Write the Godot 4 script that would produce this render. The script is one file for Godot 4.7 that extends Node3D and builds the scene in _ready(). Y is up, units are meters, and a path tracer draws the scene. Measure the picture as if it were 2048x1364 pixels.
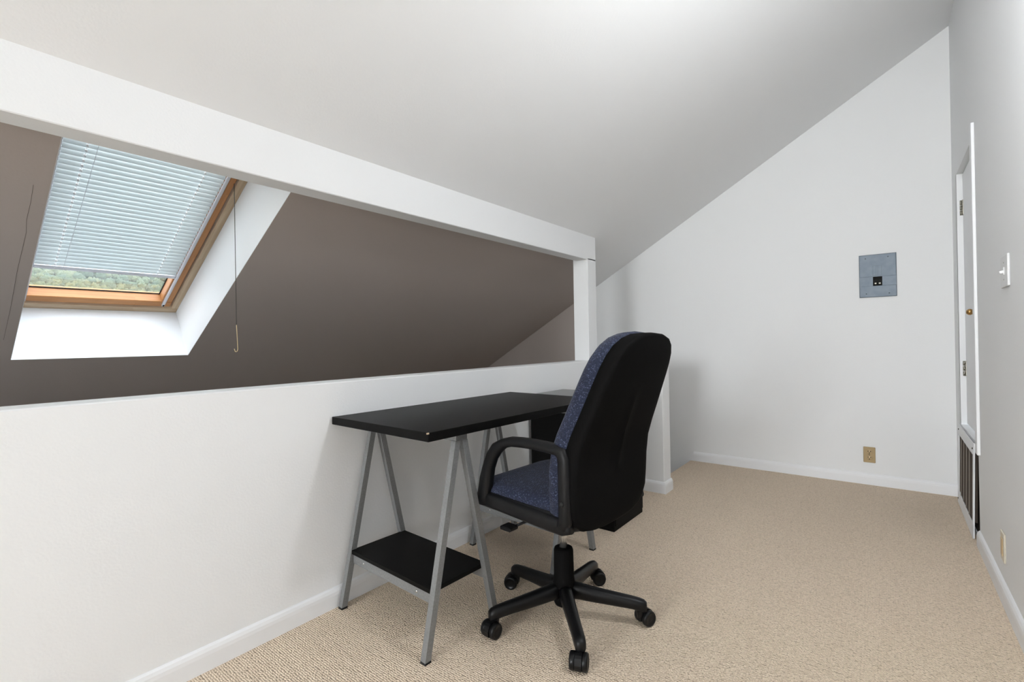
extends Node3D
# An attic loft with a half wall, a skylight beyond it, a trestle desk and an office chair.
# World: x runs across the loft (half wall on the left, -x), -z runs towards the far wall, y is up.

const EYE := Vector3(0, 1.04, 0)
const XL := -1.744      # room face of the half wall
const TH := 0.125       # half wall, post and beam thickness
const YL := 0.892       # top of the half wall
const YB := 1.648       # underside of the beam
const ZP := -3.157      # near face of post and return wall
const ZE := -3.284      # far face of post and return wall
const XE := -1.19       # free end of the return wall
const XR := 0.351       # right wall
const ZF := -4.162      # far wall
const ZB := 5.2         # gable wall of the loft, behind the camera
const ZL := 1.3         # near end wall of the room below
const SL := 0.5707      # slope of the roof
const XS := -1.33       # top edge of the stairs
const YD := -2.6        # floor of the room below
const XEAVE := -6.0

var M := {}
var slope: Transform3D  # x towards the far wall, y up the roof, z into the room; origin at the skylight's lower corner

func ceil_y(x: float) -> float:
	return 1.829 + SL * (x - XL)

func _ready() -> void:
	# ---------------------------------------------------------------- camera, sky, daylight, exposure
	var cam := Camera3D.new()
	cam.name = "camera"
	cam.fov = 71.2
	cam.near = 0.02
	cam.far = 3000.0
	var fwd := Vector3(-0.617, 0.0025, -0.787).normalized()
	var up := Vector3(0.0155, 1.0, -0.009)
	cam.transform = Transform3D(Basis.looking_at(fwd, up), EYE)
	add_child(cam)
	cam.current = true

	var env := Environment.new()
	env.background_mode = Environment.BG_SKY
	var sky := Sky.new()
	var sm := ProceduralSkyMaterial.new()
	sm.sky_top_color = Color(0.90, 0.94, 0.98)
	sm.sky_horizon_color = Color(0.93, 0.96, 0.97)
	sm.ground_horizon_color = Color(0.62, 0.66, 0.62)
	sm.ground_bottom_color = Color(0.50, 0.53, 0.48)
	sm.sky_energy_multiplier = 2.7
	sm.ground_energy_multiplier = 2.2
	sky.sky_material = sm
	env.sky = sky
	env.tonemap_mode = Environment.TONE_MAPPER_LINEAR
	env.tonemap_exposure = 1.0
	env.sdfgi_enabled = true
	env.ssao_enabled = true
	env.ssil_enabled = true
	var we := WorldEnvironment.new()
	we.environment = env
	add_child(we)

	# daylight through the two gable windows behind the camera
	daylight("loft_window_daylight", Vector3(-0.95, 1.35, ZB - 0.03), Vector2(1.4, 1.5), 14.8)
	daylight("lower_window_daylight", Vector3(-2.35, 0.6, ZL - 0.03), Vector2(0.8, 1.1), 0.75)

	var n_in := Vector3(0.4957, -0.8685, 0).normalized()
	var up_s := Vector3(0.8685, 0.4957, 0).normalized()
	slope = Transform3D(Basis(Vector3(0, 0, -1), up_s, n_in), Vector3(-3.2, ceil_y(-3.2), -0.303))

	make_materials()
	build_shell()
	build_stairs()
	build_baseboards()
	build_skylight()
	build_gable_windows()
	build_access_door()
	build_outside()
	build_desk()
	build_cabinet()
	build_chair()
	build_blind()
	build_wall_fittings()
	build_wall_lamp()

func daylight(called: String, at: Vector3, size: Vector2, energy: float) -> void:
	var l := AreaLight3D.new()
	l.name = called
	l.area_size = size
	l.light_energy = energy
	l.light_color = Color(0.976, 0.99, 1.0)
	l.area_range = 20.0
	l.area_attenuation = 2.0
	l.shadow_enabled = true
	l.position = at      # shines along -z, into the rooms
	add_child(l)

# ==================================================================== helpers
class Build:
	var st := SurfaceTool.new()
	func _init() -> void:
		st.begin(Mesh.PRIMITIVE_TRIANGLES)
	func solid(tris: Array, smooth: bool) -> void:
		var vol := 0.0
		var c := Vector3.ZERO
		for t in tris:
			c += t[0]
		c /= maxf(1.0, tris.size())
		for t in tris:
			vol += (t[0] - c).dot((t[1] - c).cross(t[2] - c))
		st.set_smooth_group(0 if smooth else -1)
		for t in tris:
			st.add_vertex(t[0])
			if vol > 0.0:
				st.add_vertex(t[2]); st.add_vertex(t[1])
			else:
				st.add_vertex(t[1]); st.add_vertex(t[2])
	func convex(tris: Array) -> void:   # each triangle turned outwards from the middle
		var c := Vector3.ZERO
		for t in tris:
			c += (t[0] + t[1] + t[2]) / 3.0
		c /= maxf(1.0, tris.size())
		st.set_smooth_group(-1)
		for t in tris:
			var n: Vector3 = (t[1] - t[0]).cross(t[2] - t[0])
			st.add_vertex(t[0])
			if n.dot((t[0] + t[1] + t[2]) / 3.0 - c) > 0.0:
				st.add_vertex(t[2]); st.add_vertex(t[1])
			else:
				st.add_vertex(t[1]); st.add_vertex(t[2])
	func box(a: Vector3, b: Vector3, bevel := 0.0, tr := Transform3D()) -> void:
		var lo := Vector3(minf(a.x, b.x), minf(a.y, b.y), minf(a.z, b.z))
		var hi := Vector3(maxf(a.x, b.x), maxf(a.y, b.y), maxf(a.z, b.z))
		var c := (lo + hi) / 2.0
		var h := (hi - lo) / 2.0
		var tris := []
		if bevel <= 0.0:
			for ax in 3:
				for s in [-1.0, 1.0]:
					var q := []
					for k in [[-1, -1], [1, -1], [1, 1], [-1, 1]]:
						var v := Vector3.ZERO
						v[ax] = s * h[ax]
						v[(ax + 1) % 3] = k[0] * h[(ax + 1) % 3]
						v[(ax + 2) % 3] = k[1] * h[(ax + 2) % 3]
						q.append(tr * (c + v))
					tris.append([q[0], q[1], q[2]]); tris.append([q[0], q[2], q[3]])
			convex(tris)
			return
		var bv: float = minf(bevel, minf(h.x, minf(h.y, h.z)) * 0.95)
		for ax in 3:
			for s in [-1.0, 1.0]:
				var q := []
				for k in [[-1, -1], [1, -1], [1, 1], [-1, 1]]:
					var v := Vector3.ZERO
					v[ax] = s * h[ax]
					v[(ax + 1) % 3] = k[0] * (h[(ax + 1) % 3] - bv)
					v[(ax + 2) % 3] = k[1] * (h[(ax + 2) % 3] - bv)
					q.append(tr * (c + v))
				tris.append([q[0], q[1], q[2]]); tris.append([q[0], q[2], q[3]])
		for ax in 3:
			var u := (ax + 1) % 3
			var w := (ax + 2) % 3
			for su in [-1.0, 1.0]:
				for sw in [-1.0, 1.0]:
					var q := []
					for e in [-1.0, 1.0]:
						var p := Vector3.ZERO
						p[ax] = e * (h[ax] - bv); p[u] = su * h[u]; p[w] = sw * (h[w] - bv)
						var r := Vector3.ZERO
						r[ax] = e * (h[ax] - bv); r[u] = su * (h[u] - bv); r[w] = sw * h[w]
						q.append(tr * (c + p)); q.append(tr * (c + r))
					tris.append([q[0], q[1], q[3]]); tris.append([q[0], q[3], q[2]])
		for sx in [-1.0, 1.0]:
			for sy in [-1.0, 1.0]:
				for sz in [-1.0, 1.0]:
					tris.append([tr * (c + Vector3(sx * h.x, sy * (h.y - bv), sz * (h.z - bv))), tr * (c + Vector3(sx * (h.x - bv), sy * h.y, sz * (h.z - bv))), tr * (c + Vector3(sx * (h.x - bv), sy * (h.y - bv), sz * h.z))])
		convex(tris)
	func loft(rings: Array, smooth := true, cap_a := true, cap_b := true) -> void:
		var tris := []
		var n: int = rings[0].size()
		for i in rings.size() - 1:
			for j in n:
				var k := (j + 1) % n
				tris.append([rings[i][j], rings[i][k], rings[i + 1][k]])
				tris.append([rings[i][j], rings[i + 1][k], rings[i + 1][j]])
		for e in [[0, cap_a, true], [rings.size() - 1, cap_b, false]]:
			if e[1]:
				var r = rings[e[0]]
				var m := Vector3.ZERO
				for v in r:
					m += v
				m /= n
				for j in n:
					if e[2]:
						tris.append([m, r[(j + 1) % n], r[j]])
					else:
						tris.append([m, r[j], r[(j + 1) % n]])
		solid(tris, smooth)
	# a section swept along a path; the section's first axis is "side" as far as it can be
	func sweep(path: Array, section: PackedVector2Array, side := Vector3.RIGHT, smooth := true, scales := []) -> void:
		var rings := []
		for i in path.size():
			var d: Vector3 = (path[mini(i + 1, path.size() - 1)] - path[maxi(i - 1, 0)]).normalized()
			var a := (side - d * side.dot(d)).normalized()
			var b := d.cross(a).normalized()
			var s: Vector2 = scales[i] if scales.size() > i else Vector2.ONE
			var ring := []
			for q in section:
				ring.append(path[i] + a * q.x * s.x + b * q.y * s.y)
			rings.append(ring)
		loft(rings, smooth)
	func tube(a: Vector3, b: Vector3, r: float, r2 := -1.0, n := 16) -> void:
		var d := (b - a).normalized()
		var side := Vector3.RIGHT if absf(d.x) < 0.8 else Vector3.UP
		var s := r2 if r2 >= 0.0 else r
		var sec := PackedVector2Array()
		for i in n:
			sec.append(Vector2(cos(TAU * i / n), sin(TAU * i / n)))
		sweep([a, b], sec, side, true, [Vector2(r, r), Vector2(s, s)])
	# a profile of (radius, height) turned about an axis
	func lathe(profile: Array, tr := Transform3D(), n := 24) -> void:
		var rings := []
		for p in profile:
			var ring := []
			for i in n:
				ring.append(tr * Vector3(p.x * cos(TAU * i / n), p.y, p.x * sin(TAU * i / n)))
			rings.append(ring)
		loft(rings)

func put(b: Build, called: String, mat: Material, parent: Node) -> MeshInstance3D:
	b.st.generate_normals()
	var o := MeshInstance3D.new()
	o.name = called
	o.mesh = b.st.commit()
	o.material_override = mat
	o.cast_shadow = GeometryInstance3D.SHADOW_CASTING_SETTING_ON
	parent.add_child(o, true)
	return o

func share(mesh: Mesh, called: String, mat: Material, parent: Node, tr: Transform3D) -> MeshInstance3D:
	var o := MeshInstance3D.new()
	o.name = called
	o.mesh = mesh
	o.material_override = mat
	o.transform = tr
	parent.add_child(o, true)
	return o

func base(called: String, tr := Transform3D()) -> Node3D:
	var o := Node3D.new()
	o.name = called
	o.transform = tr
	add_child(o, true)
	return o

func tag(o: Node, label: String, category: String, group := "", kind := "") -> void:
	o.set_meta("label", label)
	o.set_meta("category", category)
	if group:
		o.set_meta("group", group)
	if kind:
		o.set_meta("kind", kind)

func struct(b: Build, called: String, mat: Material, label: String, category: String) -> MeshInstance3D:
	var o := put(b, called, mat, self)
	tag(o, label, category, "", "structure")
	return o

func rounded(w: float, h: float, r: float, per := 4) -> PackedVector2Array:
	var out := PackedVector2Array()
	for c in [[1, 1, 0], [-1, 1, 1], [-1, -1, 2], [1, -1, 3]]:
		for i in per + 1:
			var a: float = PI / 2.0 * (c[2] + float(i) / per)
			out.append(Vector2(c[0] * (w / 2 - r) + r * cos(a), c[1] * (h / 2 - r) + r * sin(a)))
	return out

# ==================================================================== materials
func flat(c: Color, rough := 0.6, metal := 0.0) -> StandardMaterial3D:
	var m := StandardMaterial3D.new()
	m.albedo_color = c
	m.roughness = rough
	m.metallic = metal
	m.cull_mode = BaseMaterial3D.CULL_DISABLED
	return m

func noise_tex(size: int, freq: float, lo: Color, hi: Color, sd: int, kind := FastNoiseLite.TYPE_SIMPLEX_SMOOTH, oct := 4, from := 0.0, to := 1.0) -> ImageTexture:
	var n := FastNoiseLite.new()
	n.seed = sd
	n.noise_type = kind
	n.frequency = freq
	n.fractal_octaves = oct
	var grey := n.get_seamless_image(size, size)
	var im := Image.create(size, size, true, Image.FORMAT_RGB8)
	for y in size:
		for x in size:
			var t := clampf((grey.get_pixel(x, y).r - from) / (to - from), 0, 1)
			im.set_pixel(x, y, lo.lerp(hi, t))
	im.generate_mipmaps()
	return ImageTexture.create_from_image(im)

func bump_tex(size: int, freq: float, depth: float, sd: int, oct := 3) -> ImageTexture:
	var n := FastNoiseLite.new()
	n.seed = sd
	n.frequency = freq
	n.fractal_octaves = oct
	var im := n.get_seamless_image(size, size)
	im.convert(Image.FORMAT_RGB8)
	im.bump_map_to_normal_map(depth)
	im.generate_mipmaps()
	return ImageTexture.create_from_image(im)

func paint(c: Color, bump: Texture2D, rough := 0.75) -> StandardMaterial3D:
	var m := flat(c, rough)
	m.normal_enabled = true
	m.normal_texture = bump
	m.normal_scale = 0.07
	m.uv1_triplanar = true
	m.uv1_world_triplanar = true
	m.uv1_scale = Vector3(4, 4, 4)
	return m

func wood_tex(size: int, lo: Color, hi: Color, sd: int, across := false) -> ImageTexture:
	var n := FastNoiseLite.new()
	n.seed = sd
	n.frequency = 0.02
	n.fractal_octaves = 4
	var im := Image.create(size, size, true, Image.FORMAT_RGB8)
	for y in size:
		for x in size:
			var v := 0.5 + 0.5 * n.get_noise_2d(x * 6.0, y * 0.22)
			var w := 0.5 + 0.5 * n.get_noise_2d(x * 0.4 + 300, y * 0.3)
			var c := lo.lerp(hi, clampf(0.65 * v + 0.35 * w, 0, 1))
			if across:
				im.set_pixel(y, x, c)
			else:
				im.set_pixel(x, y, c)
	im.generate_mipmaps()
	return ImageTexture.create_from_image(im)

func make_materials() -> void:
	var peel := bump_tex(256, 0.09, 3.0, 11)
	M.wall = paint(Color(0.94, 0.943, 0.946), peel)
	M.ceiling = paint(Color(0.94, 0.942, 0.944), peel, 0.85)
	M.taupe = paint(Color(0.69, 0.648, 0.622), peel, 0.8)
	M.trim = flat(Color(0.94, 0.943, 0.95), 0.45)
	M.gap = flat(Color(0.05, 0.045, 0.04), 0.9)
	M.crack = flat(Color(0.34, 0.31, 0.29), 0.9)

	# looped carpet: rows of small loops with dark pits between them
	var size := 512
	var cells := 56
	var rng := RandomNumberGenerator.new()
	rng.seed = 77
	var jit := []
	for i in cells * cells:
		jit.append(Vector3(rng.randf_range(-0.22, 0.22), rng.randf_range(-0.22, 0.22), rng.randf()))
	var hi := Image.create(size, size, false, Image.FORMAT_RGB8)
	var co := Image.create(size, size, true, Image.FORMAT_RGB8)
	var ca := Color(0.835, 0.755, 0.662)
	var cb := Color(0.945, 0.872, 0.785)
	var pit := Color(0.50, 0.43, 0.36)
	for y in size:
		for x in size:
			var u := float(x) / size * cells
			var v := float(y) / size * cells
			var best := 9.0
			var tone := 0.0
			for dy in [-1, 0, 1]:
				for dx in [-1, 0, 1]:
					var cx := int(floor(u)) + int(dx)
					var cy := int(floor(v)) + int(dy)
					var k: Vector3 = jit[posmod(cy, cells) * cells + posmod(cx, cells)]
					var off := 0.5 if posmod(cy, 2) == 1 else 0.0
					var d := Vector2(u - (cx + 0.5 + k.x + off * 0.6), (v - (cy + 0.5 + k.y)) * 1.15).length()
					if d < best:
						best = d
						tone = k.z
			var h := clampf(1.0 - best * best * 1.7, 0, 1)
			hi.set_pixel(x, y, Color(h, h, h))
			var c := ca.lerp(cb, 0.25 + 0.75 * tone * h + 0.0)
			if h < 0.28:
				c = c.lerp(pit, clampf((0.28 - h) * 2.6, 0, 0.7))
			co.set_pixel(x, y, c)
	hi.bump_map_to_normal_map(5.0)
	hi.generate_mipmaps()
	co.generate_mipmaps()
	var cm := flat(Color(1, 1, 1), 0.95)
	cm.albedo_texture = ImageTexture.create_from_image(co)
	cm.normal_enabled = true
	cm.normal_texture = ImageTexture.create_from_image(hi)
	cm.normal_scale = 0.9
	cm.uv1_triplanar = true
	cm.uv1_world_triplanar = true
	cm.uv1_scale = Vector3(2.5, 2.5, 2.5)
	M.carpet = cm

	var blk := flat(Color(0.075, 0.073, 0.072), 0.42)
	blk.albedo_texture = noise_tex(256, 0.05, Color(0.86, 0.86, 0.86), Color(1, 1, 1), 5)
	blk.uv1_triplanar = true
	blk.uv1_scale = Vector3(3, 3, 3)
	M.black_wood = blk
	M.black_edge = flat(Color(0.075, 0.073, 0.072), 0.5)
	M.cabinet_top = flat(Color(0.50, 0.50, 0.50), 0.35)
	M.steel = flat(Color(0.53, 0.535, 0.54), 0.42, 0.25)
	M.steel.albedo_texture = noise_tex(256, 0.08, Color(0.88, 0.88, 0.88), Color(1, 1, 1), 8)
	M.steel.uv1_triplanar = true
	M.steel.uv1_scale = Vector3(5, 5, 5)
	M.screw = flat(Color(0.85, 0.85, 0.85), 0.25, 0.9)
	M.rubber = flat(Color(0.05, 0.05, 0.05), 0.8)
	M.plastic = flat(Color(0.085, 0.085, 0.09), 0.42)
	M.shell = flat(Color(0.075, 0.073, 0.073), 0.55)
	M.shell.metallic_specular = 0.07
	M.plastic.metallic_specular = 0.3
	M.black_wood.metallic_specular = 0.17
	M.black_edge.metallic_specular = 0.15
	M.base_plastic = flat(Color(0.06, 0.06, 0.065), 0.34)
	M.base_plastic.metallic_specular = 0.35
	M.chrome = flat(Color(0.75, 0.75, 0.74), 0.25, 0.9)

	# navy tweed with pale flecks
	var fb := Image.create(512, 512, true, Image.FORMAT_RGB8)
	var fh := Image.create(512, 512, false, Image.FORMAT_RGB8)
	var tone_n := FastNoiseLite.new()
	tone_n.seed = 4
	tone_n.frequency = 0.03
	var yarn := PackedFloat32Array()
	for i in 256 * 256:
		yarn.append(rng.randf())
	for y in 512:
		for x in 512:
			var w := 0.5 + 0.5 * sin(x * TAU / 8.0) * sin(y * TAU / 8.0 + floor(x / 8.0) * PI)
			var r := yarn[(y / 2) * 256 + x / 2]
			var c := Color(0.065, 0.083, 0.145).lerp(Color(0.145, 0.178, 0.285), 0.55 * r + 0.45 * w)
			if r > 0.93:
				c = c.lerp(Color(0.58, 0.62, 0.72), 0.5)
			var k := 1.0 + 0.12 * tone_n.get_noise_2d(x, y)
			fb.set_pixel(x, y, Color(c.r * k, c.g * k, c.b * k))
			var hh := 0.6 * w + 0.4 * rng.randf()
			fh.set_pixel(x, y, Color(hh, hh, hh))
	fb.generate_mipmaps()
	fh.bump_map_to_normal_map(3.0)
	fh.generate_mipmaps()
	var fm := flat(Color(1, 1, 1), 0.95)
	fm.albedo_texture = ImageTexture.create_from_image(fb)
	fm.normal_enabled = true
	fm.normal_texture = ImageTexture.create_from_image(fh)
	fm.normal_scale = 0.6
	fm.uv1_triplanar = true
	fm.uv1_scale = Vector3(1.7, 1.7, 1.7)
	fm.rim_enabled = true
	fm.rim = 0.08
	M.fabric = fm

	var wood := flat(Color(1, 1, 1), 0.5)
	wood.albedo_texture = wood_tex(256, Color(0.62, 0.40, 0.22), Color(0.80, 0.58, 0.36), 21)
	wood.uv1_triplanar = true
	wood.uv1_scale = Vector3(2, 2, 2)
	M.pine = wood
	M.pine_rail = wood.duplicate()
	M.pine_rail.albedo_texture = wood_tex(256, Color(0.62, 0.40, 0.22), Color(0.80, 0.58, 0.36), 22, true)
	var pale := flat(Color(1, 1, 1), 0.6)
	pale.albedo_texture = wood_tex(256, Color(0.66, 0.55, 0.43), Color(0.83, 0.76, 0.66), 23)
	pale.uv1_triplanar = true
	pale.uv1_scale = Vector3(2, 2, 2)
	M.pale_wood = pale
	M.pale_rail = pale.duplicate()
	M.pale_rail.albedo_texture = wood_tex(256, Color(0.66, 0.55, 0.43), Color(0.83, 0.76, 0.66), 24, true)
	var glass := flat(Color(0.93, 0.97, 0.96, 0.10), 0.02)
	glass.transparency = BaseMaterial3D.TRANSPARENCY_ALPHA
	M.glass = glass
	M.slat = flat(Color(0.90, 0.92, 0.92), 0.4)
	M.slat.backlight_enabled = true
	M.slat.backlight = Color(0.6, 0.62, 0.62)
	M.rail = flat(Color(0.80, 0.80, 0.82), 0.35, 0.3)
	M.cord = flat(Color(0.34, 0.33, 0.31), 0.8)
	M.ladder = flat(Color(0.92, 0.92, 0.92), 0.8)
	M.panel = flat(Color(0.50, 0.545, 0.59), 0.5, 0.15)
	M.panel.albedo_texture = noise_tex(256, 0.02, Color(0.90, 0.91, 0.93), Color(1, 1, 1), 31)
	M.panel.uv1_triplanar = true
	M.panel.uv1_scale = Vector3(3, 3, 3)
	M.panel_line = flat(Color(0.36, 0.40, 0.44), 0.6)
	M.almond = flat(Color(0.68, 0.585, 0.42), 0.4)
	M.almond_light = flat(Color(0.80, 0.70, 0.54), 0.35)
	M.ivory = flat(Color(0.86, 0.83, 0.76), 0.4)
	M.slot = flat(Color(0.13, 0.09, 0.05), 0.7)
	M.brass = flat(Color(0.70, 0.55, 0.34), 0.28, 0.9)
	M.nickel = flat(Color(0.62, 0.61, 0.57), 0.35, 0.8)
	M.duct = flat(Color(0.22, 0.19, 0.165), 0.9)
	M.louvre = flat(Color(0.30, 0.265, 0.235), 0.7)
	M.grille_bar = flat(Color(0.52, 0.48, 0.44), 0.6)
	M.white_plastic = flat(Color(0.90, 0.90, 0.90), 0.35)
	M.grass = flat(Color(0.30, 0.36, 0.24), 0.95)
	M.leaf = flat(Color(0.47, 0.49, 0.45), 0.95)
	M.leaf.vertex_color_use_as_albedo = true

# ==================================================================== the shell of the two rooms
func build_shell() -> void:
	var b := Build.new()
	b.box(Vector3(XL - TH, -0.25, ZE), Vector3(XR + 0.15, 0, ZB))
	b.box(Vector3(XS, -0.25, ZF), Vector3(XR + 0.15, 0, ZE))
	struct(b, "floor", M.carpet, "beige looped carpet covering the loft floor", "floor")
	b = Build.new()
	b.box(Vector3(XEAVE - 0.1, YD - 0.15, ZF), Vector3(XL + 0.4, YD, ZL))
	struct(b, "floor_lower", M.carpet, "carpeted floor of the room below the half wall", "floor")

	b = Build.new()
	b.box(Vector3(XL - TH, -0.25, ZE), Vector3(XL, YL, ZB), 0.004)
	b.box(Vector3(XL - TH, YL - 0.004, ZL), Vector3(XL, YB + 0.012, ZB))
	struct(b, "wall_left", M.wall, "white half wall behind the black desk", "wall")
	b = Build.new()
	b.box(Vector3(XL - 0.0005, -0.25, ZE), Vector3(XE, YL, ZP), 0.004)
	struct(b, "wall_return", M.wall, "short white return of the half wall behind the chair", "wall")
	b = Build.new()
	b.box(Vector3(XL - TH, YD, ZE), Vector3(XL, -0.25, ZL))
	struct(b, "wall_lower_right", M.wall, "wall of the room below under the half wall", "wall")

	b = Build.new()      # beam with a narrower board set a little higher behind it
	b.box(Vector3(XL - 0.098, YB, ZE), Vector3(XL, ceil_y(XL) + 0.04, ZB), 0.003)
	b.box(Vector3(XL - TH, YB + 0.025, ZE), Vector3(XL - 0.098, ceil_y(XL) + 0.0, ZB))
	struct(b, "beam", M.wall, "long white beam under the sloped ceiling above the half wall", "beam")
	b = Build.new()
	b.box(Vector3(XL - TH, YL, ZE), Vector3(XL, YB + 0.012, ZP), 0.002)
	struct(b, "post", M.wall, "white square post standing on the half wall under the beam end", "post")

	b = Build.new()
	b.box(Vector3(-2.25, YD, ZF - 0.15), Vector3(XR + 0.15, 4.2, ZF))
	struct(b, "wall_far", M.wall, "tall white far wall with the grey electrical panel", "wall")
	b = Build.new()
	b.box(Vector3(XEAVE - 0.1, YD, ZF - 0.15), Vector3(-2.25, 4.2, ZF))
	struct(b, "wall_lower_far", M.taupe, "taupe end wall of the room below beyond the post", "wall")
	b = Build.new()
	b.box(Vector3(XEAVE - 0.15, YD, ZF), Vector3(XEAVE, ceil_y(XEAVE) + 0.1, ZL))
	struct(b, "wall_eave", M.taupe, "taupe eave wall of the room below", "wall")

	# gable wall behind the camera, with an opening for each room's window
	b = Build.new()
	wall_with_hole(b, XL - TH, XR + 0.15, -0.25, 4.2, -1.65, -0.25, 0.6, 2.1, ZB, ZB + 0.15)
	struct(b, "wall_back", M.wall, "white gable wall of the loft with its window", "wall")
	b = Build.new()
	wall_with_hole(b, XEAVE - 0.15, XL - TH, YD, 4.2, -2.75, -1.95, 0.05, 1.15, ZL, ZL + 0.15)
	struct(b, "wall_lower_back", M.taupe, "taupe gable wall of the room below with its window", "wall")

	# right wall: openings for the access door and for the air return below it
	b = Build.new()
	var xa := XR
	var xb := XR + 0.15
	b.box(Vector3(xa, 0, -3.25), Vector3(xb, 4.2, ZB))
	b.box(Vector3(xa, 2.005, -3.935), Vector3(xb, 4.2, -3.25))
	b.box(Vector3(xa, 0.44, -3.935), Vector3(xb, 0.497, -3.25))
	b.box(Vector3(xa, 0.0, ZF), Vector3(xb, 4.2, -3.935))
	b.box(Vector3(xa, 0.0, -3.935), Vector3(xb, 0.03, -3.25))
	struct(b, "wall_right", M.wall, "white right wall with access door and light switch", "wall")

	# ceilings, in the roof's own frame
	var y_of := func(x: float) -> float: return (x + 3.2) / 0.8685
	var x_of := func(z: float) -> float: return -(z + 0.303)
	var hole_l := 1.462
	b = Build.new()
	b.box(Vector3(x_of.call(ZB), y_of.call(XL - 0.11), -0.2), Vector3(x_of.call(ZF), y_of.call(XR + 0.16), 0), 0.0, slope)
	var pa := Vector3(x_of.call(-3.30), y_of.call(XL - 0.11), 0)
	var pb := Vector3(x_of.call(-4.0), y_of.call(-2.25), 0)
	var pc := Vector3(x_of.call(ZF), y_of.call(-2.25), 0)
	var pd := Vector3(x_of.call(ZF), y_of.call(XL - 0.11), 0)
	b.convex(prism([pa, pb, pc, pd], Vector3(0, 0, -0.2), slope))
	struct(b, "ceiling", M.ceiling, "smooth white sloped ceiling over the loft", "ceiling")
	b = Build.new()
	var ylo: float = y_of.call(XEAVE - 0.1)
	var yhi: float = y_of.call(XL - 0.11)
	var xlo: float = x_of.call(ZL + 0.15)
	var xhi: float = x_of.call(-3.30)
	var d := -0.2
	b.box(Vector3(xlo, ylo, d), Vector3(0, yhi, 0), 0.0, slope)
	b.box(Vector3(0.717, ylo, d), Vector3(xhi, yhi, 0), 0.0, slope)
	b.box(Vector3(0, ylo, d), Vector3(0.717, -0.08, 0), 0.0, slope)
	b.box(Vector3(0, -0.08, -0.003), Vector3(0.717, 0, 0), 0.0, slope)
	b.box(Vector3(0, hole_l, d), Vector3(0.717, yhi, 0), 0.0, slope)
	b.convex(prism([pa, Vector3(pa.x, pb.y, 0), pb], Vector3(0, 0, -0.2), slope))
	b.box(Vector3(xhi, ylo, d), Vector3(x_of.call(ZF), pb.y, 0), 0.0, slope)
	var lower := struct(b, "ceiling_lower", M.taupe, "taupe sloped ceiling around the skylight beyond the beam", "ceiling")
	# hairline crack beside the skylight: a thin ragged ridge of dark joint filler
	b = Build.new()
	var pts := [Vector2(-0.039, 1.175), Vector2(-0.037, 1.09), Vector2(-0.0385, 0.998), Vector2(-0.033, 0.93), Vector2(-0.036, 0.7), Vector2(-0.0335, 0.45), Vector2(-0.035, 0.184)]
	for i in pts.size() - 1:
		var p: Vector2 = pts[i]
		var q: Vector2 = pts[i + 1]
		var w := 0.0004
		b.convex(prism([Vector3(p.x - w, p.y, -0.001), Vector3(p.x + w, p.y, -0.001), Vector3(q.x + w, q.y, -0.001), Vector3(q.x - w, q.y, -0.001)], Vector3(0, 0, 0.0015), slope))
	put(b, "crack", M.crack, lower)

func prism(quad: Array, up: Vector3, tr: Transform3D) -> Array:
	var n := quad.size()
	var out := []
	for j in range(1, n - 1):
		out.append([tr * quad[0], tr * quad[j], tr * quad[j + 1]])
		out.append([tr * (quad[0] + up), tr * (quad[j] + up), tr * (quad[j + 1] + up)])
	for j in n:
		var k := (j + 1) % n
		out.append([tr * quad[j], tr * quad[k], tr * (quad[k] + up)])
		out.append([tr * quad[j], tr * (quad[k] + up), tr * (quad[j] + up)])
	return out

func wall_with_hole(b: Build, x0: float, x1: float, y0: float, y1: float, hx0: float, hx1: float, hy0: float, hy1: float, z0: float, z1: float) -> void:
	b.box(Vector3(x0, y0, z0), Vector3(hx0, y1, z1))
	b.box(Vector3(hx1, y0, z0), Vector3(x1, y1, z1))
	b.box(Vector3(hx0, y0, z0), Vector3(hx1, hy0, z1))
	b.box(Vector3(hx0, hy1, z0), Vector3(hx1, y1, z1))

func build_stairs() -> void:
	# carpeted flight going down along the far wall from the loft's edge
	var o := base("stairs", Transform3D(Basis(), Vector3(XS, 0, (ZE + ZF) / 2)))
	tag(o, "carpeted stairs going down along the far wall", "stairs", "", "structure")
	var rise := YD / 13.0
	var run := -0.243
	for i in 12:
		var b := Build.new()
		var w := (ZE - ZF) / 2
		b.box(Vector3(run * (i + 1), rise * (i + 1) - 0.22, -w), Vector3(run * i - 0.001, rise * (i + 1), w), 0.01)
		put(b, "step", M.carpet, o)
	var b2 := Build.new()
	var s := 0.826
	var q := [Vector3(-1.305, 0.074, ZF), Vector3(-1.305, -0.10, ZF), Vector3(-4.2, -0.10 - s * 2.895, ZF), Vector3(-4.2, 0.074 - s * 2.895, ZF)]
	b2.convex(prism(q, Vector3(0, 0, 0.012), Transform3D()))
	struct(b2, "trim_1", M.trim, "white skirt board sloping down beside the stairs on the far wall", "skirting")

func build_baseboards() -> void:
	# profile: distance from the wall, height
	var prof := [Vector2(0, 0), Vector2(0.014, 0), Vector2(0.014, 0.05), Vector2(0.0125, 0.062), Vector2(0.008, 0.072), Vector2(0.003, 0.077), Vector2(0, 0.078)]
	base_run("baseboard_left", [Vector3(XL, 0, ZB), Vector3(XL, 0, ZP)], prof, "white rounded baseboard along the half wall behind the desk")
	base_run("baseboard_return", [Vector3(XL, 0, ZP), Vector3(XE, 0, ZP), Vector3(XE, 0, ZE)], prof, "white rounded baseboard wrapping the end of the half wall return")
	base_run("baseboard_far", [Vector3(-1.305, 0, ZF), Vector3(XR, 0, ZF)], prof, "white rounded baseboard along the far wall under the outlet")
	base_run("baseboard_right", [Vector3(XR, 0, -3.24), Vector3(XR, 0, ZB)], prof, "white rounded baseboard along the right wall in front of the vent")

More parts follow.
